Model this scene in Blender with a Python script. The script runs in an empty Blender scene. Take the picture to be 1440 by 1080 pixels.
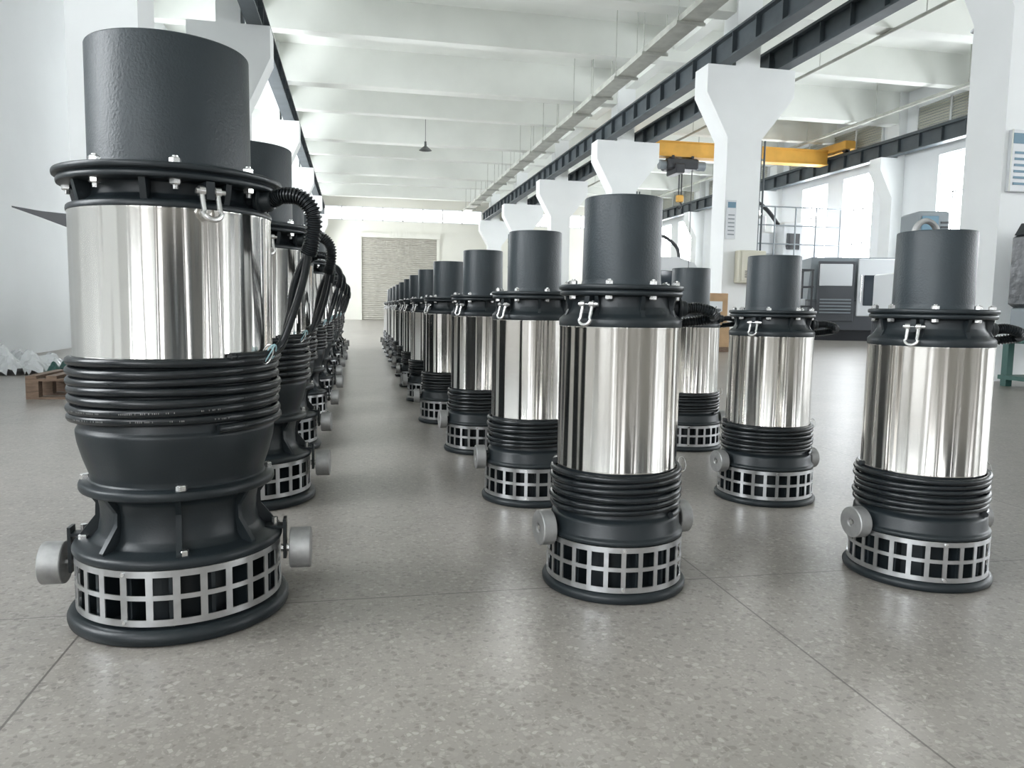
import bpy, math, random
from math import sin, cos, pi, radians
from mathutils import Vector, Matrix
random.seed(4)
scene = bpy.context.scene
COL = scene.collection

# ------------------------------------------------------------------ materials
def new_mat(name):
    m = bpy.data.materials.new(name); m.use_nodes = True
    nt = m.node_tree; nt.nodes.clear()
    out = nt.nodes.new('ShaderNodeOutputMaterial')
    b = nt.nodes.new('ShaderNodeBsdfPrincipled')
    nt.links.new(b.outputs[0], out.inputs[0])
    return m, nt, b, out

def simple(name, col, rough=.5, metal=0., bump=0., bscale=40., var=0., vscale=3., bdist=.01, stretch=None, spec=.5):
    m, nt, b, out = new_mat(name)
    b.inputs['Base Color'].default_value = (*col, 1)
    b.inputs['Roughness'].default_value = rough
    b.inputs['Metallic'].default_value = metal
    b.inputs['Specular IOR Level'].default_value = spec
    tc = nt.nodes.new('ShaderNodeTexCoord')
    src = tc.outputs['Object']
    if stretch:
        mp = nt.nodes.new('ShaderNodeMapping'); mp.inputs['Scale'].default_value = stretch
        nt.links.new(src, mp.inputs[0]); src = mp.outputs[0]
    if bump > 0:
        n = nt.nodes.new('ShaderNodeTexNoise'); n.inputs['Scale'].default_value = bscale
        n.inputs['Detail'].default_value = 3
        nt.links.new(src, n.inputs['Vector'])
        bp = nt.nodes.new('ShaderNodeBump'); bp.inputs['Strength'].default_value = bump
        bp.inputs['Distance'].default_value = bdist
        nt.links.new(n.outputs[0], bp.inputs['Height']); nt.links.new(bp.outputs[0], b.inputs['Normal'])
    if var > 0:
        n2 = nt.nodes.new('ShaderNodeTexNoise'); n2.inputs['Scale'].default_value = vscale
        n2.inputs['Detail'].default_value = 4
        nt.links.new(src, n2.inputs['Vector'])
        cr = nt.nodes.new('ShaderNodeValToRGB')
        cr.color_ramp.elements[0].position = .3; cr.color_ramp.elements[1].position = .7
        cr.color_ramp.elements[0].color = (*[c*(1-var) for c in col], 1)
        cr.color_ramp.elements[1].color = (*[min(1, c*(1+var)) for c in col], 1)
        nt.links.new(n2.outputs[0], cr.inputs[0]); nt.links.new(cr.outputs[0], b.inputs['Base Color'])
    return m

M = {}
M['black'] = simple('charcoal_paint', (.013, .018, .021), .38, 0, .25, 170, .15, 4, .0015, None, .38)
M['cast'] = simple('charcoal_cast_paint', (.024, .033, .038), .43, 0, .6, 130, .12, 5, .0025, None, .40)
M['cable'] = simple('cable_rubber', (.011, .014, .016), .27, 0, .1, 90, 0, 3, .002, None, .42)
M['bolt'] = simple('zinc_bolt', (.75, .75, .74), .25, .9)
M['galv'] = simple('strainer_stainless', (.56, .57, .58), .28, .95, .1, 60, .10, 20, .002)
M['anode'] = simple('cast_zinc', (.38, .38, .375), .5, .6, .3, 60, .2, 18, .003)
M['wire'] = simple('tie_wire_blue', (.35, .55, .6), .5)
M['wall'] = simple('wall_paint_white', (.80, .82, .83), .8, 0, 0, 8, .03, .6)
M['backwall'] = simple('back_wall_grey', (.16, .16, .155), .8, 0, 0, 8, .05, .6)
M['col'] = simple('column_paint_white', (.84, .86, .86), .75, 0, 0, 8, .03, .8)
M['ceil'] = simple('ceiling_paint', (.78, .80, .76), .85, 0, 0, 6, .06, .5)
M['farwall'] = simple('far_wall_cream', (.82, .81, .74), .8, 0, 0, 1, .03, .4)
M['door'] = simple('rollup_door_grey', (.48, .46, .41), .6)
M['rail'] = simple('crane_beam_grey_paint', (.06, .075, .085), .5, 0, 0, 1, .2, 2)
M['tray'] = simple('galvanised_tray', (.50, .51, .47), .5, .3, 0, 1, .15, 3)
M['frame'] = simple('window_frame_white', (.75, .77, .78), .5)
M['orange'] = simple('crane_yellow_paint', (.74, .40, .07), .5, 0, 0, 1, .1, 2)
M['dark'] = simple('machine_dark', (.030, .032, .037), .4)
M['dark2'] = simple('machine_charcoal_grey', (.075, .08, .09), .45)
M['white'] = simple('machine_white', (.66, .68, .70), .4)
M['grey'] = simple('machine_grey', (.24, .27, .29), .5)
M['blue'] = simple('sign_blue', (.13, .24, .32), .5)
M['green'] = simple('machine_green', (.03, .10, .085), .5)
M['beige'] = simple('cabinet_beige', (.62, .60, .50), .5)
M['wood'] = simple('pallet_wood', (.17, .115, .08), .8, 0, .3, 20, .3, 12, .01, (1, 6, 6))
M['card'] = simple('cardboard', (.45, .30, .17), .8, 0, 0, 1, .1, 5)
M['louver'] = simple('louver_beige', (.60, .60, .52), .6)
M['glassdark'] = simple('dark_glass', (.03, .04, .05), .08)
M['lamp'] = simple('lamp_shade_grey', (.12, .13, .13), .4, .4)
M['cover'] = simple('film_covered_black', (.035, .04, .045), .3, 0, .6, 7, .3, 6, .02)
M['print'] = simple('cable_print', (.22, .22, .21), .6)

m, nt, b, out = new_mat('plastic_film')
b.inputs['Base Color'].default_value = (.85, .87, .88, 1); b.inputs['Roughness'].default_value = .2
b.inputs['Transmission Weight'].default_value = .15
M['film'] = m

# polished stainless steel : reflections stretched vertically by fine brushing
m, nt, b, out = new_mat('polished_stainless')
L_ = nt.links.new
b.inputs['Base Color'].default_value = (.77, .75, .715, 1); b.inputs['Metallic'].default_value = 1
tc = nt.nodes.new('ShaderNodeTexCoord')
mp = nt.nodes.new('ShaderNodeMapping'); mp.inputs['Scale'].default_value = (1, 1, .02)
L_(tc.outputs['Object'], mp.inputs[0])
oi = nt.nodes.new('ShaderNodeObjectInfo')
ad = nt.nodes.new('ShaderNodeVectorMath'); ad.operation = 'ADD'
L_(mp.outputs[0], ad.inputs[0])
mm = nt.nodes.new('ShaderNodeMath'); mm.operation = 'MULTIPLY'; mm.inputs[1].default_value = 20
L_(oi.outputs['Random'], mm.inputs[0]); L_(mm.outputs[0], ad.inputs[1])
n = nt.nodes.new('ShaderNodeTexNoise'); n.inputs['Scale'].default_value = 8; n.inputs['Detail'].default_value = 1.8; n.inputs['Roughness'].default_value = .45
L_(ad.outputs[0], n.inputs['Vector'])
bp = nt.nodes.new('ShaderNodeBump'); bp.inputs['Strength'].default_value = 1.0; bp.inputs['Distance'].default_value = .026
L_(n.outputs[0], bp.inputs['Height']); L_(bp.outputs[0], b.inputs['Normal'])
b.inputs['Roughness'].default_value = .13
b.inputs['Anisotropic'].default_value = .9
b.inputs['Anisotropic Rotation'].default_value = .25
tg = nt.nodes.new('ShaderNodeTangent'); tg.direction_type = 'RADIAL'; tg.axis = 'Z'
L_(tg.outputs[0], b.inputs['Tangent'])
M['steel'] = m

def emis(name, col, s):
    m = bpy.data.materials.new(name); m.use_nodes = True; nt = m.node_tree; nt.nodes.clear()
    out = nt.nodes.new('ShaderNodeOutputMaterial'); e = nt.nodes.new('ShaderNodeEmission')
    e.inputs[0].default_value = (*col, 1); e.inputs[1].default_value = s
    nt.links.new(e.outputs[0], out.inputs[0]); return m
M['pane'] = emis('daylit_frosted_glass', (.93, .97, 1.0), 16.0)
M['backglow'] = emis('added_back_glow', (.97, .98, 1.0), 4.0)  # glow added behind the camera to light the pumps and streak the steel
M['panefar'] = emis('daylit_clerestory_glass', (1, 1, .98), 5.0)

def floor_mat():
    m, nt, b, out = new_mat('terrazzo_slabs')
    L = nt.links.new; N = nt.nodes.new
    tc = N('ShaderNodeTexCoord'); P = tc.outputs['Object']
    def math_(op, a, bb=None, cc=None):
        x = N('ShaderNodeMath'); x.operation = op
        for i, v in enumerate((a, bb, cc)):
            if v is None: continue
            if isinstance(v, (int, float)): x.inputs[i].default_value = v
            else: L(v, x.inputs[i])
        return x.outputs[0]
    def chips(scale, thr):
        v = N('ShaderNodeTexVoronoi'); v.feature = 'DISTANCE_TO_EDGE'; v.inputs['Scale'].default_value = scale
        L(P, v.inputs['Vector'])
        c = N('ShaderNodeTexVoronoi'); c.inputs['Scale'].default_value = scale
        L(P, c.inputs['Vector'])
        sx = N('ShaderNodeSeparateColor'); L(c.outputs['Color'], sx.inputs[0])
        inside = math_('GREATER_THAN', v.outputs['Distance'], thr)
        return inside, sx.outputs[0], sx.outputs[1]
    i1, r1, g1 = chips(58, .12)
    i2, r2, g2 = chips(120, .15)
    nz = N('ShaderNodeTexNoise'); nz.inputs['Scale'].default_value = 1.3; nz.inputs['Detail'].default_value = 7
    nz.inputs['Roughness'].default_value = .6
    L(P, nz.inputs['Vector'])
    base = N('ShaderNodeValToRGB')
    base.color_ramp.elements[0].position = .32; base.color_ramp.elements[0].color = (.222, .205, .184, 1)
    base.color_ramp.elements[1].position = .62; base.color_ramp.elements[1].color = (.285, .264, .238, 1)
    L(nz.outputs[0], base.inputs[0])
    cr = N('ShaderNodeValToRGB'); cr.color_ramp.interpolation = 'CONSTANT'
    e = cr.color_ramp.elements
    e[0].position = 0; e[0].color = (.15, .137, .122, 1)
    e[1].position = .22; e[1].color = (.28, .26, .232, 1)
    for p, c in ((.42, (.34, .318, .288, 1)), (.78, (.42, .395, .362, 1)), (.88, (.19, .175, .157, 1))):
        x = e.new(p); x.color = c
    L(r1, cr.inputs[0])
    def mix(f, a, bb):
        x = N('ShaderNodeMix'); x.data_type = 'RGBA'
        if isinstance(f, (int, float)): x.inputs[0].default_value = f
        else: L(f, x.inputs[0])
        for s, v in ((6, a), (7, bb)):
            if isinstance(v, tuple): x.inputs[s].default_value = v
            else: L(v, x.inputs[s])
        return x.outputs[2]
    f1 = math_('MULTIPLY', math_('MULTIPLY', i1, math_('GREATER_THAN', g1, .4)), .62)
    f2 = math_('MULTIPLY', math_('MULTIPLY', i2, math_('GREATER_THAN', g2, .3)), .5)
    cr2 = N('ShaderNodeValToRGB')
    cr2.color_ramp.elements[0].color = (.15, .137, .122, 1); cr2.color_ramp.elements[1].color = (.40, .375, .342, 1)
    L(r2, cr2.inputs[0])
    c = mix(f2, base.outputs[0], cr2.outputs[0])
    c = mix(f1, c, cr.outputs[0])
    sp = N('ShaderNodeSeparateXYZ'); L(P, sp.inputs[0])
    def joint(o, off, per):
        a = math_('SUBTRACT', o, off - per/2)
        a = math_('FRACT', math_('DIVIDE', a, per))
        a = math_('ABSOLUTE', math_('SUBTRACT', a, .5))
        return math_('LESS_THAN', a, .0032/per)
    jx = joint(sp.outputs[0], 1.30, 2.12); jy = joint(sp.outputs[1], 2.60, 4.3)
    j = math_('MAXIMUM', jx, jy)
    c = mix(math_('MULTIPLY', j, .75), c, (.06, .053, .047, 1))
    b.inputs['Roughness'].default_value = .33
    b.inputs['Specular IOR Level'].default_value = .48
    L(c, b.inputs['Base Color'])
    return m
M['floor'] = floor_mat()

# ------------------------------------------------------------------ mesh builder
class MB:
    def __init__(s): s.v = []; s.f = []; s.mi = []; s.mats = []
    def mid(s, k):
        if k not in s.mats: s.mats.append(k)
        return s.mats.index(k)
    def add(s, vs, fs, k, T=None):
        o = len(s.v)
        for p in vs:
            p = Vector(p)
            if T is not None: p = T @ p
            s.v.append(tuple(p))
        i = s.mid(k)
        for f in fs: s.f.append(tuple(a+o for a in f)); s.mi.append(i)
    def box(s, x0, x1, y0, y1, z0, z1, k, T=None, ch=0.):
        if ch <= 0:
            vs = [(x, y, z) for z in (z0, z1) for y in (y0, y1) for x in (x0, x1)]
            fs = [(0, 2, 3, 1), (4, 5, 7, 6), (0, 1, 5, 4), (2, 6, 7, 3), (0, 4, 6, 2), (1, 3, 7, 5)]
            s.add(vs, fs, k, T)
        else:
            out = [(x0+ch, y0), (x1-ch, y0), (x1, y0+ch), (x1, y1-ch), (x1-ch, y1), (x0+ch, y1), (x0, y1-ch), (x0, y0+ch)]
            cx, cy = (x0+x1)/2, (y0+y1)/2
            def sc(p):
                return (cx+(p[0]-cx)*(1-2*ch/(x1-x0)), cy+(p[1]-cy)*(1-2*ch/(y1-y0)))
            vs = [(*sc(p), z0) for p in out]+[(*p, z0+ch) for p in out]+[(*p, z1-ch) for p in out]+[(*sc(p), z1) for p in out]
            fs = [tuple(range(7, -1, -1)), tuple(range(24, 32))]
            for r in range(3):
                for i in range(8):
                    j = (i+1) % 8
                    fs.append((r*8+i, r*8+j, r*8+8+j, r*8+8+i))
            s.add(vs, fs, k, T)
    def prism(s, pts, y0, y1, k, T=None):
        n = len(pts)
        vs = [(x, y0, z) for x, z in pts]+[(x, y1, z) for x, z in pts]
        fs = [tuple(range(n)), tuple(range(2*n-1, n-1, -1))]
        for i in range(n):
            j = (i+1) % n
            fs.append((j, i, i+n, j+n))
        s.add(vs, fs, k, T)
    def lathe(s, prof, k, seg=72, T=None, ch=0.):
        if ch > 0:
            q = [prof[0]]
            for a, p, c in zip(prof, prof[1:], prof[2:]):
                a, p, c = Vector(a), Vector(p), Vector(c)
                d1 = min(ch, (a-p).length*.45); d2 = min(ch, (c-p).length*.45)
                if d1 < 1e-5 or d2 < 1e-5: q.append(tuple(p)); continue
                q.append(tuple(p+(a-p).normalized()*d1)); q.append(tuple(p+(c-p).normalized()*d2))
            q.append(prof[-1]); prof = q
        vs = []; fs = []
        for r, z in prof:
            for i in range(seg):
                a = 2*pi*i/seg; vs.append((r*cos(a), r*sin(a), z))
        for j in range(len(prof)-1):
            for i in range(seg):
                i2 = (i+1) % seg
                fs.append((j*seg+i, j*seg+i2, (j+1)*seg+i2, (j+1)*seg+i))
        s.add(vs, fs, k, T)
    def tube(s, pts, r, k, seg=8, T=None, caps=True):
        pts = [Vector(p) for p in pts]; n = len(pts)
        rr = r if callable(r) else (lambda i: r)
        t = [(pts[min(i+1, n-1)]-pts[max(i-1, 0)]).normalized() for i in range(n)]
        up = Vector((0, 0, 1)) if abs(t[0].z) < .9 else Vector((1, 0, 0))
        nr = (up-t[0]*up.dot(t[0])).normalized()
        vs = []; fs = []
        for i in range(n):
            nr = (nr-t[i]*nr.dot(t[i])).normalized(); bn = t[i].cross(nr)
            for j in range(seg):
                a = 2*pi*j/seg
                vs.append(tuple(pts[i]+(nr*cos(a)+bn*sin(a))*rr(i)))
        for i in range(n-1):
            for j in range(seg):
                j2 = (j+1) % seg
                fs.append((i*seg+j, i*seg+j2, (i+1)*seg+j2, (i+1)*seg+j))
        if caps:
            fs.append(tuple(range(seg-1, -1, -1))); fs.append(tuple((n-1)*seg+j for j in range(seg)))
        s.add(vs, fs, k, T)
    def rod(s, a, b, r, k, seg=12, T=None): s.tube([a, b], r, k, seg, T)
    def mesh(s, name, ang=35):
        me = bpy.data.meshes.new(name)
        me.from_pydata(s.v, [], s.f)
        for k in s.mats: me.materials.append(M[k])
        me.polygons.foreach_set('material_index', s.mi)
        me.polygons.foreach_set('use_smooth', [True]*len(s.f))
        me.update()
        me.set_sharp_from_angle(angle=radians(ang))
        return me
    def obj(s, name, parent=None, loc=(0, 0, 0), ang=35):
        o = bpy.data.objects.new(name, s.mesh(name, ang)); COL.objects.link(o); o.location = loc
        if parent: o.parent = parent
        return o

def spline(P, n=12):
    P = [Vector(p) for p in P]; out = []
    Q = [P[0]*2-P[1]]+P+[P[-1]*2-P[-2]]
    for i in range(1, len(Q)-2):
        a, b, c, d = Q[i-1:i+3]
        for j in range(n):
            t = j/n
            out.append(.5*((2*b)+(c-a)*t+(2*a-5*b+4*c-d)*t*t+(3*b-a-3*c+d)*t**3))
    out.append(P[-1]); return out
def RZ(a): return Matrix.Rotation(a, 4, 'Z')
def TR(x, y, z): return Matrix.Translation((x, y, z))
def empty(name, loc=(0, 0, 0)):
    e = bpy.data.objects.new(name, None); COL.objects.link(e); e.location = loc; e.empty_display_size = .2
    return e

def hexhead(mb, x, y, z, r, h, up=True, k='bolt', T=None):
    vs = []
    for zz, rr in ((0, r), (h*.8, r), (h, r*.8)):
        for i in range(6):
            a = pi/3*i+x*7; vs.append((x+rr*cos(a), y+rr*sin(a), z+(zz if up else -zz)))
    fs = []
    for l in range(2):
        for i in range(6):
            j = (i+1) % 6
            q = (l*6+i, l*6+j, l*6+6+j, l*6+6+i)
            fs.append(q if up else q[::-1])
    q = tuple(range(12, 18)); fs.append(q if up else q[::-1])
    mb.add(vs, fs, k, T)

def strainer(r, z0, z1, ncol, k='galv'):
    mb = MB(); H = z1-z0
    zs = [z0, z0+.12*H, z0+.47*H, z0+.56*H, z0+.88*H, z1]
    hole_rows = (1, 3)
    sub = 4
    th = .004
    angs = []; hole = []
    for c in range(ncol):
        a0 = 2*pi*c/ncol; w = 2*pi/ncol
        angs.append(a0); hole.append(False)
        for q in range(sub):
            angs.append(a0+w*.27+w*.73*q/sub); hole.append(True)
    n = len(angs)
    for rad, flip in ((r, False), (r-th, True)):
        vs = [(rad*cos(a), rad*sin(a), z) for z in zs for a in angs]; fs = []
        for j in range(len(zs)-1):
            for i in range(n):
                if j in hole_rows and hole[i]: continue
                i2 = (i+1) % n
                q = (j*n+i, j*n+i2, (j+1)*n+i2, (j+1)*n+i)
                fs.append(q[::-1] if flip else q)
        mb.add(vs, fs, k)
    for c in range(ncol):
        a0 = 2*pi*c/ncol+2*pi/ncol*.27; a1 = 2*pi*(c+1)/ncol
        for j in hole_rows:
            for a in (a0, a1):
                mb.add([(r*cos(a), r*sin(a), zs[j]), ((r-th)*cos(a), (r-th)*sin(a), zs[j]),
                        ((r-th)*cos(a), (r-th)*sin(a), zs[j+1]), (r*cos(a), r*sin(a), zs[j+1])], [(0, 1, 2, 3)], k)
            for z in (zs[j], zs[j+1]):
                vs = []
                for q in range(sub+1):
                    a = a0+(a1-a0)*q/sub
                    vs += [(r*cos(a), r*sin(a), z), ((r-th)*cos(a), (r-th)*sin(a), z)]
                mb.add(vs, [(2*q, 2*q+1, 2*q+3, 2*q+2) for q in range(sub)], k)
    for z in (z0, z1):
        mb.lathe([(r, z), (r-th, z)], k, 72)
    for q in (0, .5):
        for z in (zs[0]+.012, zs[-1]-.01):
            a = 2*pi*q-1.9
            mb.rod((r*cos(a), r*sin(a), z), ((r+.005)*cos(a), (r+.005)*sin(a), z), .006, 'bolt', 8)
    return mb

def helix(mb, R, r, z0, z1, turns, k='cable', text=()):
    pts = []; n = int(turns*64)
    for i in range(n+1):
        t = i/n; a = 2*pi*turns*t-1.0
        rad = R+.003*sin(a*.73+1)+.002*sin(a*2.3)
        pts.append((rad*cos(a), rad*sin(a), z0+(z1-z0)*t+.003*sin(a*1.7)))
    mb.tube(pts, r, k, 10)
    rnd = random.Random(7)
    for turn in text:
        i0 = int(turn*64)
        for q in range(i0, i0+26):
            if q % 7 in (5, 6) or q >= n: continue
            P0 = Vector(pts[q]); P1 = Vector(pts[q+1])
            for s_ in range(6):
                if rnd.random() < .35: continue
                p = P0.lerp(P1, (s_+.1)/6); p2 = P0.lerp(P1, (s_+.1+rnd.uniform(.25, .5))/6)
                o = Vector((p.x, p.y, 0)).normalized()*(r+.0005)
                h = r*.15
                mb.add([p+o+Vector((0, 0, -h)), p2+o+Vector((0, 0, -h)), p2+o+Vector((0, 0, h)), p+o+Vector((0, 0, h))], [(0, 1, 2, 3)], 'print')

def shackle(mb, ang, R, z, w, h, r):
    T = RZ(ang) @ TR(R, 0, z) @ Matrix.Rotation(radians(-18), 4, 'Y')
    pts = [(0, -w/2, .01), (0, -w/2, 0), (0, -w/2, -h+w*.6)]
    for i in range(1, 12):
        a = pi+pi*i/12
        pts.append((0, w*.62*cos(a), -h+w*.6+w*.62*sin(a)))
    pts += [(0, w/2, -h+w*.6), (0, w/2, 0), (0, w/2, .01)]
    mb.tube(pts, r, 'bolt', 10, T)
    mb.rod((0, -w/2-.016, .0), (0, w/2+.022, .0), r*1.05, 'bolt', 10, T)
    for yy in (-w/2, w/2):
        mb.rod((0, yy-.008, 0), (0, yy+.008, 0), r*1.9, 'bolt', 12, T)

def anode(mb, ang, R0, L, r, z, bracket=None):
    T = RZ(ang) @ TR(R0, 0, z) @ Matrix.Rotation(pi/2, 4, 'Y')
    mb.lathe([(.0005, L-.012), (r*.22, L-.012), (r*.26, L), (r, L), (r, 0), (.0005, 0)], 'anode', 40, T, .003)
    mb.lathe([(.0005, L-.002), (.010, L-.002), (.011, L-.012)], 'bolt', 6, T)
    T2 = RZ(ang)
    if bracket:
        rf, zf = bracket
        mb.box(rf-.05, R0-.012, -.022, .022, zf, zf+.01, 'black', T2)
        mb.box(R0-.022, R0-.012, -.024, .024, z-.03, zf+.03, 'black', T2)
        mb.rod((R0-.03, 0, z), (R0+.002, 0, z), .014, 'bolt', 8, T2)
        mb.rod((rf-.02, 0, zf), (rf-.02, 0, zf+.035), .010, 'bolt', 8, T2)
    else:
        mb.rod((R0-.05, 0, z), (R0+.002, 0, z), .02, 'black', 16, T2)

# ------------------------------------------------------------------ tall pump (left row)
def build_tall():
    P = {}
    c = MB()
    c.lathe([(.0005, 0), (.330, 0), (.337, .012), (.337, .034), (.322, .046), (.25, .048), (.0005, .048)], 'black', 96, None, .006)
    c.lathe([(.23, .046), (.23, .22)], 'black', 64)
    for i in range(16):
        c.box(.225, .30, -.006, .006, .046, .226, 'black', RZ(2*pi*i/16+.1))
    c.lathe([(.05, .222), (.312, .222), (.318, .228), (.318, .246), (.308, .254), (.262, .262), (.243, .285), (.236, .33), (.236, .36), (.242, .395),
             (.256, .412), (.288, .418), (.294, .424), (.294, .442), (.288, .448), (.262, .452), (.262, .47), (.279, .52), (.292, .57), (.296, .60), (.296, .612), (.288, .62), (.288, .835), (.05, .835)], 'black', 96, None, .004)
    for i in range(8):
        T = RZ(2*pi*i/8+.18)
        c.prism([(.22, .25), (.302, .25), (.302, .262), (.25, .33), (.248, .37), (.283, .42), (.22, .42)], -.008, .008, 'black', T)
    c.lathe([(.05, 1.268), (.297, 1.268), (.299, 1.274), (.297, 1.287), (.27, 1.296), (.255, 1.31), (.255, 1.346), (.318, 1.348), (.321, 1.352), (.321, 1.364), (.316, 1.367),
             (.316, 1.370), (.330, 1.372), (.332, 1.376), (.332, 1.386), (.328, 1.390), (.24, 1.390), (.05, 1.390)], 'black', 96, None, .003)
    for i in range(8):
        T = RZ(2*pi*i/8-.05)
        c.prism([(.24, 1.28), (.288, 1.28), (.305, 1.347), (.24, 1.347)], -.009, .009, 'black', T)
    c.lathe([(.21, 1.388), (.243, 1.388), (.240, 1.396), (.2355, 1.41), (.2345, 1.764), (.230, 1.769), (.205, 1.769), (.203, 1.764), (.203, 1.39)], 'cast', 96, None, .002)
    c.lathe([(.204, 1.40), (.0005, 1.40)], 'black', 48)
    T = RZ(radians(-16)) @ TR(.245, 0, 1.322) @ Matrix.Rotation(pi/2, 4, 'Y')
    c.lathe([(.035, -.02), (.036, .03), (.047, .032), (.047, .046), (.034, .048), (.032, .075), (.028, .08), (.0005, .08)], 'black', 24, T, .002)
    P['casing'] = c.mesh('pump_casing_tall')
    s = MB()
    s.lathe([(.285, .832), (.2955, .832), (.2955, .838), (.2945, .842), (.2945, 1.262), (.2955, 1.266), (.2955, 1.270), (.285, 1.270)], 'steel', 128)
    P['steel_jacket'] = s.mesh('pump_jacket_tall', 60)
    P['intake_strainer'] = strainer(.312, .055, .222, 26).mesh('strainer_tall')
    k = MB()
    helix(k, .3035, .0147, .632, .845, 7.6, 'cable', (.62, 1.6))
    ca = radians(-16)
    def pol(r, a, z): return (r*cos(a), r*sin(a), z)
    path = spline([pol(.32, ca, 1.322), pol(.36, ca-.02, 1.338), pol(.42, ca-.02, 1.33), pol(.455, ca, 1.28), pol(.445, ca+.03, 1.20), pol(.43, ca+.05, 1.16)], 26)
    k.tube(path, lambda i: .0235*(1+.13*(1 if (i % 4) < 2 else -1)), 'cable', 12)
    for dd, rr in ((0, .0), (.06, .03)):
        p = spline([pol(.435, ca+.05+dd*.3, 1.18), pol(.41-rr, ca+.08+dd, 1.08), pol(.37-rr*.6, ca+.10+dd*1.6, .96), pol(.335, ca+.06+dd, .87), pol(.315, ca-.15+dd, .845), pol(.31, ca-.6+dd, .842)], 10)
        k.tube(p, .0125, 'cable', 8)
    P['cable'] = k.mesh('pump_cable_tall', 50)
    w = MB()
    for q in (0, 1, 2):
        w.tube([pol(.322+.018*cos(t), -.42+.05*sin(t)+.03*q, .845+.03*sin(t+q)) for t in [i*2*pi/14 for i in range(15)]], .0022, 'wire' if q else 'bolt', 6)
    P['tie_wire'] = w.mesh('pump_tie_tall', 50)
    b = MB()
    for i in range(8):
        a = 2*pi*i/8+.24
        x, y = .290*cos(a), .290*sin(a)
        hexhead(b, x, y, 1.390, .0165, .018); b.rod((x, y, 1.40), (x, y, 1.413), .008, 'bolt', 8)
        hexhead(b, x, y, 1.348, .0165, .016, False); b.rod((x, y, 1.335), (x, y, 1.320), .008, 'bolt', 8)
    for i in range(4):
        a = 2*pi*i/4-1.35
        hexhead(b, .283*cos(a), .283*sin(a), .256, .0165, .016)
        hexhead(b, .272*cos(a), .272*sin(a), .449, .0165, .016)
    P['bolts'] = b.mesh('pump_bolts_tall')
    h = MB()
    for a in (-60, 120):
        shackle(h, radians(a), .315, 1.318, .045, .085, .0075)
        h.box(.25, .325, -.012, .012, 1.295, 1.345, 'black', RZ(radians(a)))
    P['shackles'] = h.mesh('pump_shackles_tall')
    n = MB()
    anode(n, pi, .350, .068, .068, .165, (.315, .253)); anode(n, 0, .345, .068, .068, .18, (.315, .253))
    P['anodes'] = n.mesh('pump_anodes_tall')
    return P

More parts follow.
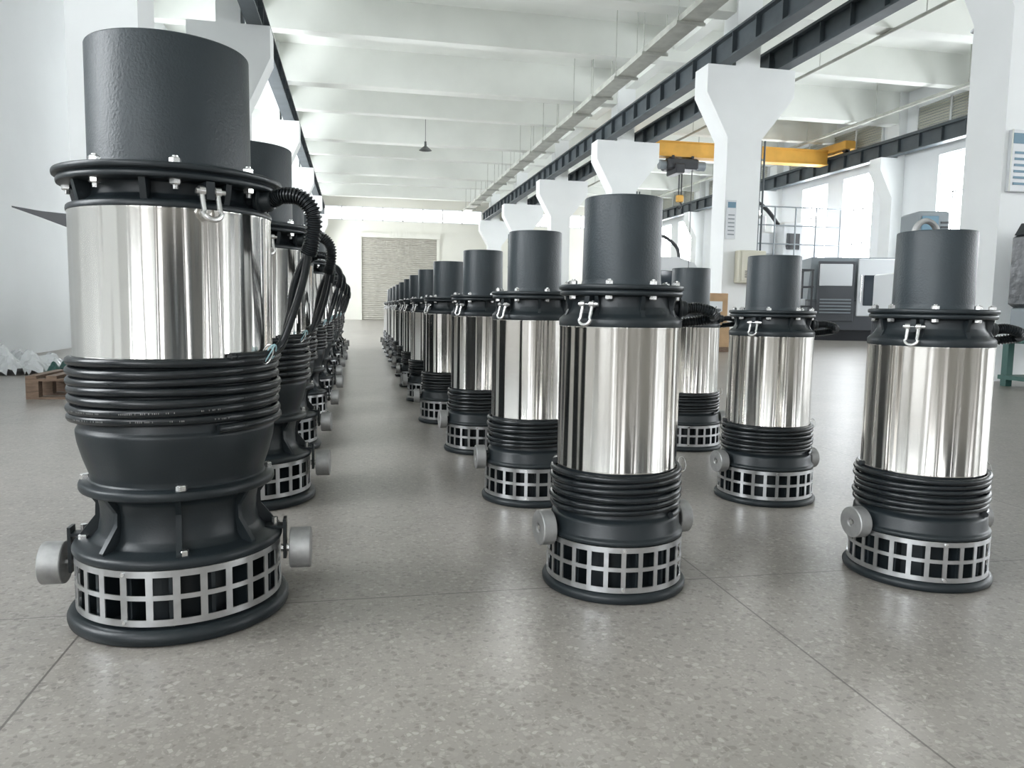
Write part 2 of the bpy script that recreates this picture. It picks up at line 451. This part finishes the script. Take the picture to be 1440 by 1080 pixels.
# ------------------------------------------------------------------ short pump
def build_short():
    P = {}
    c = MB()
    c.lathe([(.0005, 0), (.256, 0), (.262, .009), (.262, .026), (.25, .035), (.2, .037), (.0005, .037)], 'black', 96, None, .004)
    c.lathe([(.18, .035), (.18, .2)], 'black', 64)
    for i in range(14):
        c.box(.175, .236, -.005, .005, .036, .2, 'black', RZ(2*pi*i/14+.1))
    c.lathe([(.05, .198), (.244, .198), (.247, .203), (.247, .214), (.236, .220), (.232, .268), (.222, .277), (.212, .285), (.212, .448), (.05, .448)], 'black', 96, None, .004)
    c.lathe([(.05, .940), (.217, .940), (.219, .946), (.219, .966), (.212, .974), (.198, .985), (.186, 1.01), (.182, 1.046), (.214, 1.048), (.218, 1.052), (.218, 1.062), (.214, 1.066),
             (.212, 1.066), (.212, 1.069), (.220, 1.069), (.222, 1.073), (.222, 1.082), (.219, 1.086), (.15, 1.086), (.05, 1.086)], 'black', 96, None, .002)
    for i in range(8):
        T = RZ(2*pi*i/8-.1)
        c.prism([(.17, .966), (.212, .966), (.197, 1.0), (.207, 1.047), (.17, 1.047)], -.007, .007, 'black', T)
    c.lathe([(.12, 1.084), (.145, 1.084), (.142, 1.094), (.1395, 1.105), (.1370, 1.388), (.134, 1.392), (.120, 1.392), (.118, 1.388), (.118, 1.09)], 'cast', 80, None, .002)
    c.lathe([(.1185, 1.10), (.0005, 1.10)], 'black', 48)
    T = RZ(radians(-14)) @ TR(.175, 0, 1.008) @ Matrix.Rotation(pi/2, 4, 'Y')
    c.lathe([(.032, -.02), (.033, .03), (.042, .032), (.042, .044), (.030, .046), (.028, .066), (.024, .07), (.0005, .07)], 'black', 24, T, .002)
    P['casing'] = c.mesh('pump_casing_short')
    s = MB()
    s.lathe([(.21, .444), (.2175, .444), (.2175, .449), (.2165, .453), (.2165, .934), (.2175, .937), (.2175, .942), (.21, .942)], 'steel', 128)
    P['steel_jacket'] = s.mesh('pump_jacket_short', 60)
    P['intake_strainer'] = strainer(.247, .038, .197, 26).mesh('strainer_short')
    k = MB()
    helix(k, .2265, .0117, .288, .447, 6.6)
    ca = radians(-14)
    def pol(r, a, z): return (r*cos(a), r*sin(a), z)
    path = spline([pol(.24, ca, 1.008), pol(.285, ca, 1.012), pol(.34, ca+.02, .998), pol(.365, ca+.12, .978), pol(.34, ca+.26, .965), pol(.295, ca+.42, .955)], 24)
    k.tube(path, lambda i: .0185*(1+.13*(1 if (i % 4) < 2 else -1)), 'cable', 12)
    p = spline([pol(.305, ca+.40, .957), pol(.27, ca+.55, .93), pol(.242, ca+.7, .86), pol(.236, ca+.78, .7), pol(.238, ca+.8, .5), pol(.238, ca+.7, .445), pol(.236, ca+.3, .44)], 10)
    k.tube(p, .0105, 'cable', 8)
    P['cable'] = k.mesh('pump_cable_short', 50)
    w = MB()
    w.tube([pol(.242+.014*cos(t), -.35+.04*sin(t), .44+.025*sin(t)) for t in [i*2*pi/14 for i in range(15)]], .002, 'bolt', 6)
    P['tie_wire'] = w.mesh('pump_tie_short', 50)
    b = MB()
    for i in range(8):
        a = 2*pi*i/8+.1
        x, y = .196*cos(a), .196*sin(a)
        hexhead(b, x, y, 1.086, .0135, .014); b.rod((x, y, 1.094), (x, y, 1.104), .0065, 'bolt', 8)
        hexhead(b, x, y, 1.048, .0135, .014, False)
    P['bolts'] = b.mesh('pump_bolts_short')
    h = MB()
    for a in (-146, 34):
        shackle(h, radians(a), .228, 1.018, .036, .072, .006)
        h.box(.17, .234, -.009, .009, .998, 1.046, 'black', RZ(radians(a)))
    P['shackles'] = h.mesh('pump_shackles_short')
    n = MB()
    for a in (pi, 0): anode(n, a, .252, .050, .062, .222)
    P['anodes'] = n.mesh('pump_anodes_short')
    return P

TALL = build_tall(); SHORT = build_short()
def place(P, x, y, rot=0, sz=1., sxy=1.):
    e = empty('submersible_pump', (x, y, 0)); e.rotation_euler = (0, 0, radians(rot)); e.scale = (sxy, sxy, sz)
    for n, me in P.items():
        o = bpy.data.objects.new(n, me); COL.objects.link(o); o.parent = e
    return e

y = 2.64; i = 0
while i < 11:
    place(TALL, -.565+(.02*math.sin(i*2.1) if i else 0), y, 0 if i == 0 else random.uniform(-6, 6)); y += 1.47; i += 1
for (x, y, r) in ((.935, 2.647, 8), (.915, 3.93, 0), (.87, 5.33, 4), (.80, 6.72, -3), (.79, 8.25, 3), (.80, 9.75, 0), (.82, 11.2, 5),
                  (.83, 12.7, -4), (.84, 14.1, 2), (.85, 15.5, 0), (.86, 16.9, 3), (.87, 18.3, 0)):
    place(SHORT, x, y, r)
r1 = place(SHORT, 2.15, 2.56, 2, .94)
place(SHORT, 2.18, 3.76, 4, .93)
place(SHORT, 2.40, 5.28, 0, .94)
lug = MB()
lug.tube([(.055*cos(a), 0, 1.388+.065*sin(a)) for a in [pi*i/16 for i in range(17)]], .012, 'anode', 10, TR(.05, .115, 0))
lo = lug.obj('lifting_eye', r1)

# ------------------------------------------------------------------ building
Y0, Y1 = -11.0, 57.0
XL, XR = -6.0, 21.9
ZC = 9.9
fm = MB(); fm.box(XL-.3, XR+.3, Y0-.3, Y1+.3, -.2, 0, 'floor'); fm.obj('floor')
cm = MB(); cm.box(XL-.3, XR+.3, Y0-.3, Y1+.3, ZC, ZC+.2, 'ceil'); cm.obj('ceiling')
bays = [10.1+9.2*i for i in range(-2, 6)]

def wall_y(name, xa, xb, ops, z0, z1, za, zb, mat):
    w = MB(); w.box(xa, xb, Y0, Y1, z0, za, mat); w.box(xa, xb, Y0, Y1, zb, z1, mat)
    cur = Y0
    for a, b_ in sorted(ops):
        w.box(xa, xb, cur, a, za, zb, mat); cur = b_
    w.box(xa, xb, cur, Y1, za, zb, mat)
    w.obj(name)
def win_y(n, x, a, b_, za, zb, nx=3, nz=3, pane='pane'):
    w = MB(); t = .06
    xm = x
    w.box(xm-.03, xm+.03, a, b_, za, za+t, 'frame'); w.box(xm-.03, xm+.03, a, b_, zb-t, zb, 'frame')
    for i in range(nx+1):
        yy = a+(b_-a-t)*i/nx; w.box(xm-.03, xm+.03, yy, yy+t, za+t, zb-t, 'frame')
    for i in range(1, nz):
        zz = za+(zb-za)*i/nz; w.box(xm-.03, xm+.03, a+t, b_-t, zz, zz+t*.8, 'frame')
    w.box(xm-.006, xm+.006, a+t*.5, b_-t*.5, za+t*.5, zb-t*.5, pane)
    w.obj('window_%d' % n)
wn = 1
opsR = []
for yb in bays:
    c = yb+4.6
    for d in (-2.0, 1.3):
        if c+d+1.1 < Y1 and c+d-1.1 > Y0: opsR.append((c+d-1.05, c+d+1.05))
wall_y('wall_right', XR, XR+.3, opsR, 0, ZC, 2.6, 7.1, 'wall')
for a, b_ in opsR:
    win_y(wn, XR+.12, a, b_, 2.6, 7.1); wn += 1
opsL = [(-9.5, -6.5), (-4.5, -1.5), (1.0, 4.0), (19.5, 23), (25, 29), (32, 36), (40, 44), (48, 53)]  # glowing windows added along this wall for more light and steel reflections
wall_y('wall_left', XL-.3, XL, opsL, 0, ZC, 2.2, 7.0, 'wall')
for a, b_ in opsL:
    win_y(wn, XL-.12, a, b_, 2.2, 7.0); wn += 1
w = MB()
dx0, dx1, dz = .4, 5.9, 5.9
w.box(XL, XR, Y1, Y1+.3, 0, 7.1, 'farwall'); w.box(XL, XR, Y1, Y1+.3, 8.1, ZC, 'farwall')
w.box(XL, -2.4, Y1, Y1+.3, 7.1, 8.1, 'farwall'); w.box(9.2, 12, Y1, Y1+.3, 7.1, 8.1, 'farwall'); w.box(20, XR, Y1, Y1+.3, 7.1, 8.1, 'farwall')
w.obj('wall_far')
for a, b_ in ((-2.4, 9.2), (12, 20)):
    w = MB(); w.box(a, b_, Y1+.1, Y1+.11, 7.1, 8.1, 'panefar')
    n = int((b_-a)/1.4)
    for i in range(n+1):
        xx = a+(b_-a-.08)*i/n; w.box(xx, xx+.08, Y1+.03, Y1+.1, 7.1, 8.1, 'frame')
    w.box(a, b_, Y1+.03, Y1+.1, 7.1, 7.17, 'frame'); w.box(a, b_, Y1+.03, Y1+.1, 8.03, 8.1, 'frame')
    w.obj('window_%d' % wn); wn += 1
w = MB()
nsl = 40
SW = Matrix(((0, 1, 0, 0), (-1, 0, 0, 0), (0, 0, 1, 0), (0, 0, 0, 1)))
for i in range(nsl):
    z = dz*i/nsl
    w.prism([(0, z), (.045, z+dz/nsl*.3), (.045, z+dz/nsl*.7), (0, z+dz/nsl)], dx0+.002, dx1-.002, 'door', TR(0, Y1-.01, 0) @ SW)
w.box(dx0-.15, dx0+.05, Y1-.15, Y1-.01, 0, dz, 'farwall'); w.box(dx1-.05, dx1+.15, Y1-.15, Y1-.01, 0, dz, 'farwall')
w.box(dx0-.15, dx1+.15, Y1-.4, Y1-.01, dz, dz+.35, 'farwall')
w.obj('door_1')
w = MB()
bx = [(-5.6, -3.9), (-2.2, -1.7), (-.6, .7), (3.6, 4.1), (5.0, 7.2), (12, 13.5), (15, 15.8), (18, 20)]  # unseen window strips, added and spaced to stripe the steel reflections
za, zb = .3, 8.2
w.box(XL, XR, Y0-.3, Y0, 0, za, 'backwall'); w.box(XL, XR, Y0-.3, Y0, zb, ZC, 'backwall')
cur = XL
for a, b_ in bx:
    w.box(cur, a, Y0-.3, Y0, za, zb, 'backwall'); cur = b_
w.box(cur, XR, Y0-.3, Y0, za, zb, 'backwall'); w.obj('wall_back')
for a, b_ in bx:
    w = MB(); w.box(a, b_, Y0-.13, Y0-.12, za, zb, 'backglow')
    for i in range(2):
        xx = a+(b_-a-.08)*i; w.box(xx, xx+.08, Y0-.1, Y0-.04, za, zb, 'frame')
    for i in range(5):
        zz = za+(zb-za-.1)*i/4; w.box(a, b_, Y0-.1, Y0-.04, zz, zz+.06, 'frame')
    w.obj('window_%d' % wn); wn += 1
# dark racks added unseen behind the camera to darken bands in the steel
def dark_rack(x, y_, w_, h_, sd):
    rnd = random.Random(sd); m = MB()
    for xx in (-w_/2, w_/2-.08):
        for yy in (-.5, .42): m.box(xx, xx+.08, yy, yy+.08, 0, h_, 'rail')
    z = .3
    while z < h_-.3:
        m.box(-w_/2, w_/2, -.5, .5, z, z+.08, 'rail')
        xx = -w_/2+.12
        while xx < w_/2-.5:
            ww = rnd.uniform(.3, .6); m.box(xx, xx+ww-.05, -.4, .4, z+.08, z+.08+rnd.uniform(.6, .95), rnd.choice(('dark', 'dark', 'grey')), None, .01); xx += ww
        z += 1.1
    m.obj('reflection_rack', None, (x, y_, 0))
dark_rack(2.4, -9.0, 2.0, 4.6, 2); dark_rack(4.6, -6.5, 1.2, 3.4, 3)

def column(hw, inL, inR, top=ZC):
    m = MB(); uw = hw*.7; zt = 7.3
    m.prism([(-hw, 0), (hw, 0), (hw, 5.5), (inR, 6.6), (inR, zt), (uw, zt), (uw, top), (-uw, top), (-uw, zt), (-inL, zt), (-inL, 6.6), (-hw, 5.5)], -.38, .38, 'col')
    return m
CX = 9.95
for yb in bays:
    column(.48, 1.1, 1.35).obj('column', None, (CX, yb+(.32 if 10 < yb < 11 else 0), 0))
    column(.38, .9, .9).obj('column', None, (-2.78, yb, 0))
    m = MB(); m.prism([(.0, 0), (.0, ZC), (-.35, ZC), (-.35, 7.3), (-1.1, 7.3), (-1.1, 6.8), (-.5, 5.7), (-.5, 0)][::-1], -.35, .35, 'col')
    m.obj('wall_column', None, (XR, yb, 0))
def rail_beam(x, z0=7.3, h=.62, fw=.34):
    m = MB()
    m.box(-fw/2, fw/2, Y0, Y1, z0, z0+.05, 'rail'); m.box(-fw/2, fw/2, Y0, Y1, z0+h-.05, z0+h, 'rail')
    m.box(-.03, .03, Y0, Y1, z0+.05, z0+h-.05, 'rail'); m.box(-.04, .04, Y0, Y1, z0+h, z0+h+.1, 'rail')
    yy = Y0+.5
    while yy < Y1:
        m.box(-fw/2+.02, fw/2-.02, yy, yy+.03, z0+.05, z0+h-.05, 'rail'); yy += 1.15
    m.obj('crane_rail_beam', None, (x, 0, 0))
for x in (-2.22, 9.3, 10.95, 21.15): rail_beam(x)
m = MB(); yy = bays[0]
while yy < Y1-.5:
    main = min(abs(yy-b_) for b_ in bays) < .1
    t = .28 if main else .2
    m.box(XL, XR, yy-t, yy+t, 8.65 if main else 8.85, ZC, 'ceil'); yy += 4.6
for x in (-2.8, 10.1):
    m.box(x-.2, x+.2, Y0, Y1, 9.2, ZC, 'ceil')
m.obj('ceiling_beam')
m = MB()
m.box(7.75, 8.3, Y0+.1, Y1-.1, 8.0, 8.03, 'tray'); m.box(7.75, 7.78, Y0+.1, Y1-.1, 8.03, 8.16, 'tray'); m.box(8.27, 8.3, Y0+.1, Y1-.1, 8.03, 8.16, 'tray')
yy = bays[0]+1.2
while yy < Y1-.2:
    m.box(7.65, 8.4, yy, yy+.06, 7.93, 8.0, 'tray'); m.rod((7.7, yy+.03, 8), (7.7, yy+.03, ZC-.002), .015, 'tray', 6); m.rod((8.35, yy+.03, 8), (8.35, yy+.03, ZC-.002), .015, 'tray', 6)
    yy += 2.3
m.obj('cable_tray')
m = MB()
m.rod((19.6, Y0+.1, 8.5), (19.6, Y1-.1, 8.5), .07, 'tray'); m.rod((14.2, Y0+.1, 8.6), (14.2, Y1-.1, 8.6), .05, 'tray')
yy = 4
while yy < Y1:
    m.rod((19.6, yy, 8.5), (19.6, yy, ZC-.002), .015, 'tray', 6); m.rod((14.2, yy, 8.6), (14.2, yy, ZC-.002), .015, 'tray', 6); yy += 4.6
m.obj('ceiling_pipe')
for yb in bays:
    c = yb+4.6; m = MB(); a, b_ = c-3.6, c+3.6; x = XR
    for (p, q, r_, s_) in ((a, b_, 8.0, 8.08), (a, b_, 9.12, 9.2), (a, a+.08, 8.0, 9.2), (b_-.08, b_, 8.0, 9.2), (c-.04, c+.04, 8.0, 9.2), (c-1.84, c-1.76, 8, 9.2), (c+1.76, c+1.84, 8, 9.2)):
        m.box(x-.1, x, p, q, r_, s_, 'frame')
    for i in range(10):
        z = 8.1+i*.105
        m.add([(x-.01, a, z+.09), (x-.09, a, z), (x-.09, b_, z), (x-.01, b_, z+.09)], [(0, 1, 2, 3)], 'louver')
        m.add([(x-.01, a, z+.10), (x-.09, a, z+.01), (x-.09, b_, z+.01), (x-.01, b_, z+.10)], [(3, 2, 1, 0)], 'louver')
    m.obj('wall_louver')
for yb, xx in ((bays[3], CX+.56), (bays[4], CX+.56), (bays[6], CX-.75)):
    m = MB(); m.rod((xx, yb-.2, 0), (xx, yb-.2, 5.5), .04, 'rail'); m.rod((xx+.12, yb-.2, 0), (xx+.12, yb-.2, 5.5), .025, 'rail')
    for z in (1.5, 3.5, 5.0): m.box(xx-.05, xx+.16, yb-.16, yb-.1, z, z+.05, 'tray')
    m.obj('drain_pipe')
for (x, y_, z) in ((3.2, 36.5, 8.2), (14.5, 27, 7.6), (15.2, 17.0, 8.0), (16.5, 36, 7.9)):
    m = MB(); m.lathe([(.05, .32), (.06, .2), (.12, .15), (.30, 0), (.29, 0), (.11, .14), (.0005, .16)], 'lamp', 32); m.lathe([(.0005, .42), (.05, .40), (.05, .3)], 'lamp', 16)
    m.rod((0, 0, .4), (0, 0, ZC-z), .012, 'lamp', 6); m.obj('pendant_lamp', None, (x, y_, z))

e = empty('overhead_crane', (0, 32.2, 0))
m = MB(); m.box(11.2, 20.9, -.25, .25, 7.68, 8.25, 'orange', None, .02)
m.box(11.2, 20.9, -.3, .3, 8.24, 8.29, 'orange'); m.box(11.2, 20.9, -.3, .3, 7.64, 7.69, 'orange'); m.obj('girder', e)
m = MB()
for x in (10.95, 21.15):
    m.box(x-.26, x+.26, -1.5, 1.5, 8.14, 8.5, 'orange', None, .03)
    for yy in (-1.2, 1.2): m.rod((x-.1, yy, 8.19), (x+.1, yy, 8.19), .16, 'dark', 20)
m.obj('end_carriage', e)
m = MB(); m.box(13.2, 14.6, -.45, .45, 7.1, 7.55, 'dark', None, .05); m.rod((12.9, -.1, 7.3), (15.0, -.1, 7.3), .2, 'grey', 20)
m.box(13.5, 13.9, -.6, .5, 6.9, 7.3, 'dark', None, .03); m.rod((13.9, 0, 7.2), (13.9, 0, 6.0), .03, 'dark', 8); m.rod((14.02, 0, 7.2), (14.02, 0, 6.0), .03, 'dark', 8)
m.box(13.82, 14.1, -.12, .12, 5.75, 6.05, 'orange', None, .03)
m.box(13.4, 13.5, -.35, .35, 7.5, 7.68, 'dark'); m.box(14.3, 14.4, -.35, .35, 7.5, 7.68, 'dark')
m.tube([(13.96+.1*sin(a), 0, 5.6+.13*cos(a)) for a in [i*.35 for i in range(14)]], .03, 'dark', 8)
m.rod((14.4, -.2, 7.2), (14.4, -.2, 2.5), .02, 'dark', 6); m.box(14.3, 14.5, -.28, -.12, 1.9, 2.5, 'orange', None, .03)
m.obj('hoist', e)

# ------------------------------------------------------------------ machines on the right
m = MB(); T = TR(18.6, 26.0, 0) @ RZ(radians(-20))
m.box(-2.0, 2.0, -.8, .9, 0, .35, 'dark', T); m.box(-2.0, 2.0, -.9, .9, .35, 1.5, 'dark2', T, .05)
m.prism([(-2.0, 1.5), (2.0, 1.5), (2.0, 3.05), (-1.9, 3.05)], -.7, .9, 'grey', T)
m.box(-1.7, -.4, -.93, -.85, .7, 2.9, 'dark2', T, .02); m.box(-.3, 1.2, -.95, -.85, .9, 3.0, 'white', T, .03)
m.box(-.1, 1.0, -.98, -.94, 1.3, 2.4, 'glassdark', T, .02); m.box(-1.65, -.5, -.96, -.92, 2.0, 2.8, 'white', T, .02); m.box(1.3, 1.95, -1.05, -.85, 1.4, 2.7, 'dark2', T, .04)
m.box(1.4, 1.85, -1.07, -1.04, 2.0, 2.6, 'blue', T); m.rod((-.2, -1.0, 1.4), (-.2, -1.0, 2.4), .025, 'bolt', 8, T)
for i in range(5): m.box(-1.6, -.5, -.95, -.92, 1.0+i*.12, 1.05+i*.12, 'grey', T)
m.obj('cnc_lathe')
m = MB(); T = TR(19.0, 33.0, 0)
m.box(-2.0, 2.2, -1.5, 1.5, 0, .8, 'grey', T, .05); m.box(-1.9, -.7, -.6, 1.2, .8, 5.4, 'white', T, .08)
m.box(.9, 2.0, -.6, 1.2, .8, 5.0, 'white', T, .08); m.box(-2.0, 2.1, -.9, -.2, 3.6, 4.6, 'white', T, .06)
m.box(-.4, .6, -1.5, -.7, 2.6, 5.0, 'white', T, .06); m.rod((.1, -1.1, 2.6), (.1, -1.1, 2.1), .2, 'bolt', 20, T)
m.box(-1.8, 2.0, -1.3, .3, .8, 1.3, 'dark', T, .04); m.box(-.2, .4, -1.56, -1.5, 3.8, 4.5, 'dark', T)
for x in (-2.1, -1.0, 0, 1.0, 2.2):
    m.rod((x, -1.8, 0), (x, -1.8, 5.6), .035, 'grey', 8, T)
for z in (3.0, 4.0, 4.8, 5.6): m.rod((-2.1, -1.8, z), (2.2, -1.8, z), .03, 'grey', 8, T)
m.tube(spline([(-1.6, -.8, 4.6), (-2.1, -.9, 5.3), (-1.7, -1, 5.9), (-1.0, -1, 5.6), (-.4, -1.1, 4.9)], 10), .09, 'dark', 10, T)
m.obj('machining_center')
m = MB(); T = TR(14.6, 35.5, 0)
m.box(-1.8, 1.8, -.9, .9, 0, 1.4, 'white', T, .06)
m.prism([(-1.6, 1.4), (1.6, 1.4), (1.6, 2.9), (1.3, 3.3), (.5, 3.55), (-.5, 3.55), (-1.3, 3.3), (-1.6, 2.9)], -.8, .8, 'white', T)
m.box(-1.2, .4, -.86, -.8, 1.6, 2.9, 'glassdark', T, .02); m.box(.7, 1.3, -.95, -.8, 1.6, 2.6, 'dark', T, .03)
m.tube(spline([(-.8, 0, 3.5), (-.9, 0, 4.2), (-.1, 0, 4.6), (.7, 0, 4.1), (.9, 0, 3.4)], 10), .08, 'dark', 10, T)
m.obj('boring_machine')
m = MB(); T = TR(17.75, 21.6, 0) @ RZ(radians(-15))
m.box(-1.2, 1.4, -.9, .9, 0, 1.0, 'dark2', T, .05); m.box(-1.2, 1.4, -.85, .9, 1.0, 2.3, 'white', T, .05); m.box(-.5, .45, -.5, .8, 2.3, 4.2, 'grey', T, .05)
m.box(-.4, .1, -.54, -.48, 3.6, 4.05, 'blue', T, .01); m.box(-.9, .4, -.94, -.84, .8, 2.1, 'dark2', T, .02)
m.box(-.7, .2, -.96, -.93, 1.1, 1.9, 'glassdark', T); m.box(.6, 1.2, -.9, -.84, 1.2, 2.1, 'grey', T, .02)
for i in range(4): m.box(.18, .4, -.53, -.49, 3.4+i*.14, 3.46+i*.14, 'dark', T)
m.obj('vertical_lathe')
m = MB(); T = TR(15.4, 25.4, 0)
for z in (.5, 1.2, 1.9, 2.5): m.box(-.7, .7, -.35, .35, z, z+.06, 'dark', T)
for x in (-.68, .64):
    for yy in (-.33, .29): m.box(x, x+.05, yy, yy+.05, 0, 2.56, 'dark', T)
for i in range(9):
    x = -.6+.3*(i % 4); m.box(x, x+.2, -.2, .1, .56+.7*(i//4), .8+.7*(i//4), ('blue', 'white', 'grey')[i % 3], T, .01)
m.obj('tool_shelf')
m = MB(); T = TR(10.1, 9.0, 0)
for x in (-1.0, .9):
    for yy in (-.4, .3): m.box(x, x+.1, yy, yy+.1, 0, .62, 'green', T)
m.box(-1.05, 1.05, -.45, .45, .62, .72, 'green', T, .01); m.box(-1.05, 1.05, -.4, .4, .1, .16, 'green', T)
m.box(-.95, .95, -.38, .38, .72, 1.12, 'grey', T, .02); m.box(-1.0, 1.0, -.42, .42, 1.12, 2.15, 'cover', T, .05)
m.prism([(-1.0, 2.13), (1.0, 2.13), (.8, 2.35), (-.9, 2.3)], -.35, .35, 'cover', T); m.box(-.8, .2, -.45, -.42, .8, 1.05, 'white', T, .01)
m.obj('covered_test_machine')
# notice board on the front face of the near column
m = MB(); m.box(9.53, 10.35, 9.97, 10.035, 2.85, 3.75, 'white', None, .008); m.box(9.56, 10.32, 9.962, 9.971, 3.55, 3.70, 'blue')
for i in range(6): m.box(9.6, 10.25-.12*(i % 3), 9.962, 9.971, 2.95+i*.09, 2.985+i*.09, 'blue')
m.box(9.53, 9.55, 9.96, 9.97, 2.85, 3.75, 'tray')
m.obj('notice_board')
yb = bays[3]
m = MB(); m.box(CX-.44, CX-.18, yb-.43, yb-.385, 2.9, 3.9, 'white'); m.box(CX-.42, CX-.2, yb-.44, yb-.43, 3.7, 3.85, 'blue')
for i in range(6): m.box(CX-.4, CX-.22, yb-.436, yb-.43, 3.0+i*.1, 3.03+i*.1, 'grey')
m.obj('notice_board')
m = MB(); m.box(CX-.15, CX+.6, yb-.68, yb-.385, 1.75, 2.6, 'beige', None, .02); m.box(CX-.1, CX+.55, yb-.7, yb-.68, 1.8, 2.55, 'beige', None, .01)
for i in range(4): m.box(CX, CX+.28, yb-.71, yb-.7, 1.9+i*.05, 1.92+i*.05, 'dark')
m.obj('distribution_box')
m = MB()
m.box(8.1, 9.2, 17.6, 18.5, 0, .12, 'wood'); m.box(8.15, 9.1, 17.65, 18.4, .12, .75, 'card', None, .01); m.box(8.35, 9.05, 17.7, 18.35, .75, 1.45, 'card', None, .01)
m.box(8.5, 8.9, 17.69, 17.7, 1.0, 1.25, 'white')
m.obj('cardboard_box')

# ------------------------------------------------------------------ left side items
def pallet(x, y_, w_, d_):
    m = MB()
    for i in range(7):
        a = -w_/2+i*(w_-.1)/6; m.box(a, a+.1, -d_/2, d_/2, .21, .24, 'wood')
    for i in range(3):
        b_ = -d_/2+i*(d_-.1)/2
        m.box(-w_/2, w_/2, b_, b_+.1, .185, .21, 'wood')
        for q in range(3):
            a = -w_/2+q*(w_-.12)/2; m.box(a, a+.12, b_, b_+.1, .02, .185, 'wood')
        m.box(-w_/2, w_/2, b_, b_+.1, 0, .02, 'wood')
    m.obj('wooden_pallet', None, (x, y_, 0))
pallet(-2.66, 9.0, 1.25, .85)
def heap(name, x, y_, rx, ry, h, k, seed):
    random.seed(seed); m = MB(); n = 34; vs = []; fs = []
    ph = [random.uniform(0, 6) for _ in range(8)]
    for j in range(n+1):
        for i in range(n+1):
            u, v = i/n*2-1, j/n*2-1
            d = max(0, 1-(u*u+v*v))
            z = h*d**.6*(.55+.25*sin(u*5+ph[0])*sin(v*6+ph[1])+.2*sin(u*13+v*7+ph[2]))+random.uniform(0, .05)*(d > 0)*h*3
            vs.append((u*rx*(1+.1*random.random()), v*ry*(1+.1*random.random()), max(0.002, z)))
    for j in range(n):
        for i in range(n):
            a = j*(n+1)+i
            if ((i-n/2)**2+(j-n/2)**2) < (n/2)**2: fs.append((a, a+1, a+n+2, a+n+1))
    m.add(vs, fs, k); m.obj(name, None, (x, y_, 0), 20)
heap('plastic_wrap', -4.85, 11.9, .8, .6, .40, 'film', 3)
heap('green_tarp', -3.75, 11.3, .32, .4, .26, 'green', 5)
m = MB(); zb_ = 1.96; dx = .21
m.add([(x+dx, yy, z) for (x, z) in ((-3.38, zb_-.14), (-3.38, zb_+.03), (-3.7, zb_-.02), (-3.7, zb_+.055), (-4.0, zb_+.085), (-4.0, zb_+.1)) for yy in (9.75, 9.9)],
      [(0, 2, 6, 4), (4, 6, 10, 8), (1, 5, 7, 3), (5, 9, 11, 7), (2, 3, 7, 6), (6, 7, 11, 10), (0, 4, 5, 1), (4, 8, 9, 5), (8, 10, 11, 9), (0, 1, 3, 2)], 'dark')
m.obj('wall_bracket')

# ------------------------------------------------------------------ world + camera
wd = bpy.data.worlds.new('sky'); scene.world = wd; wd.use_nodes = True
bg = wd.node_tree.nodes['Background']; bg.inputs[0].default_value = (.8, .88, 1, 1); bg.inputs[1].default_value = 1.0

cam = bpy.data.cameras.new('camera'); co = bpy.data.objects.new('camera', cam); COL.objects.link(co)
cam.sensor_width = 36; cam.lens = 27; cam.clip_start = .05; cam.clip_end = 200
yaw, pitch, roll = radians(11.55), radians(5.63), radians(.9)
co.matrix_world = Matrix.Translation((0, 0, 1.0)) @ Matrix.Rotation(-yaw, 4, 'Z') @ Matrix.Rotation(pi/2-pitch, 4, 'X') @ Matrix.Rotation(roll, 4, 'Z')
scene.camera = co
scene.view_settings.view_transform = 'Standard'
scene.view_settings.look = 'None'
scene.view_settings.exposure = 0.0
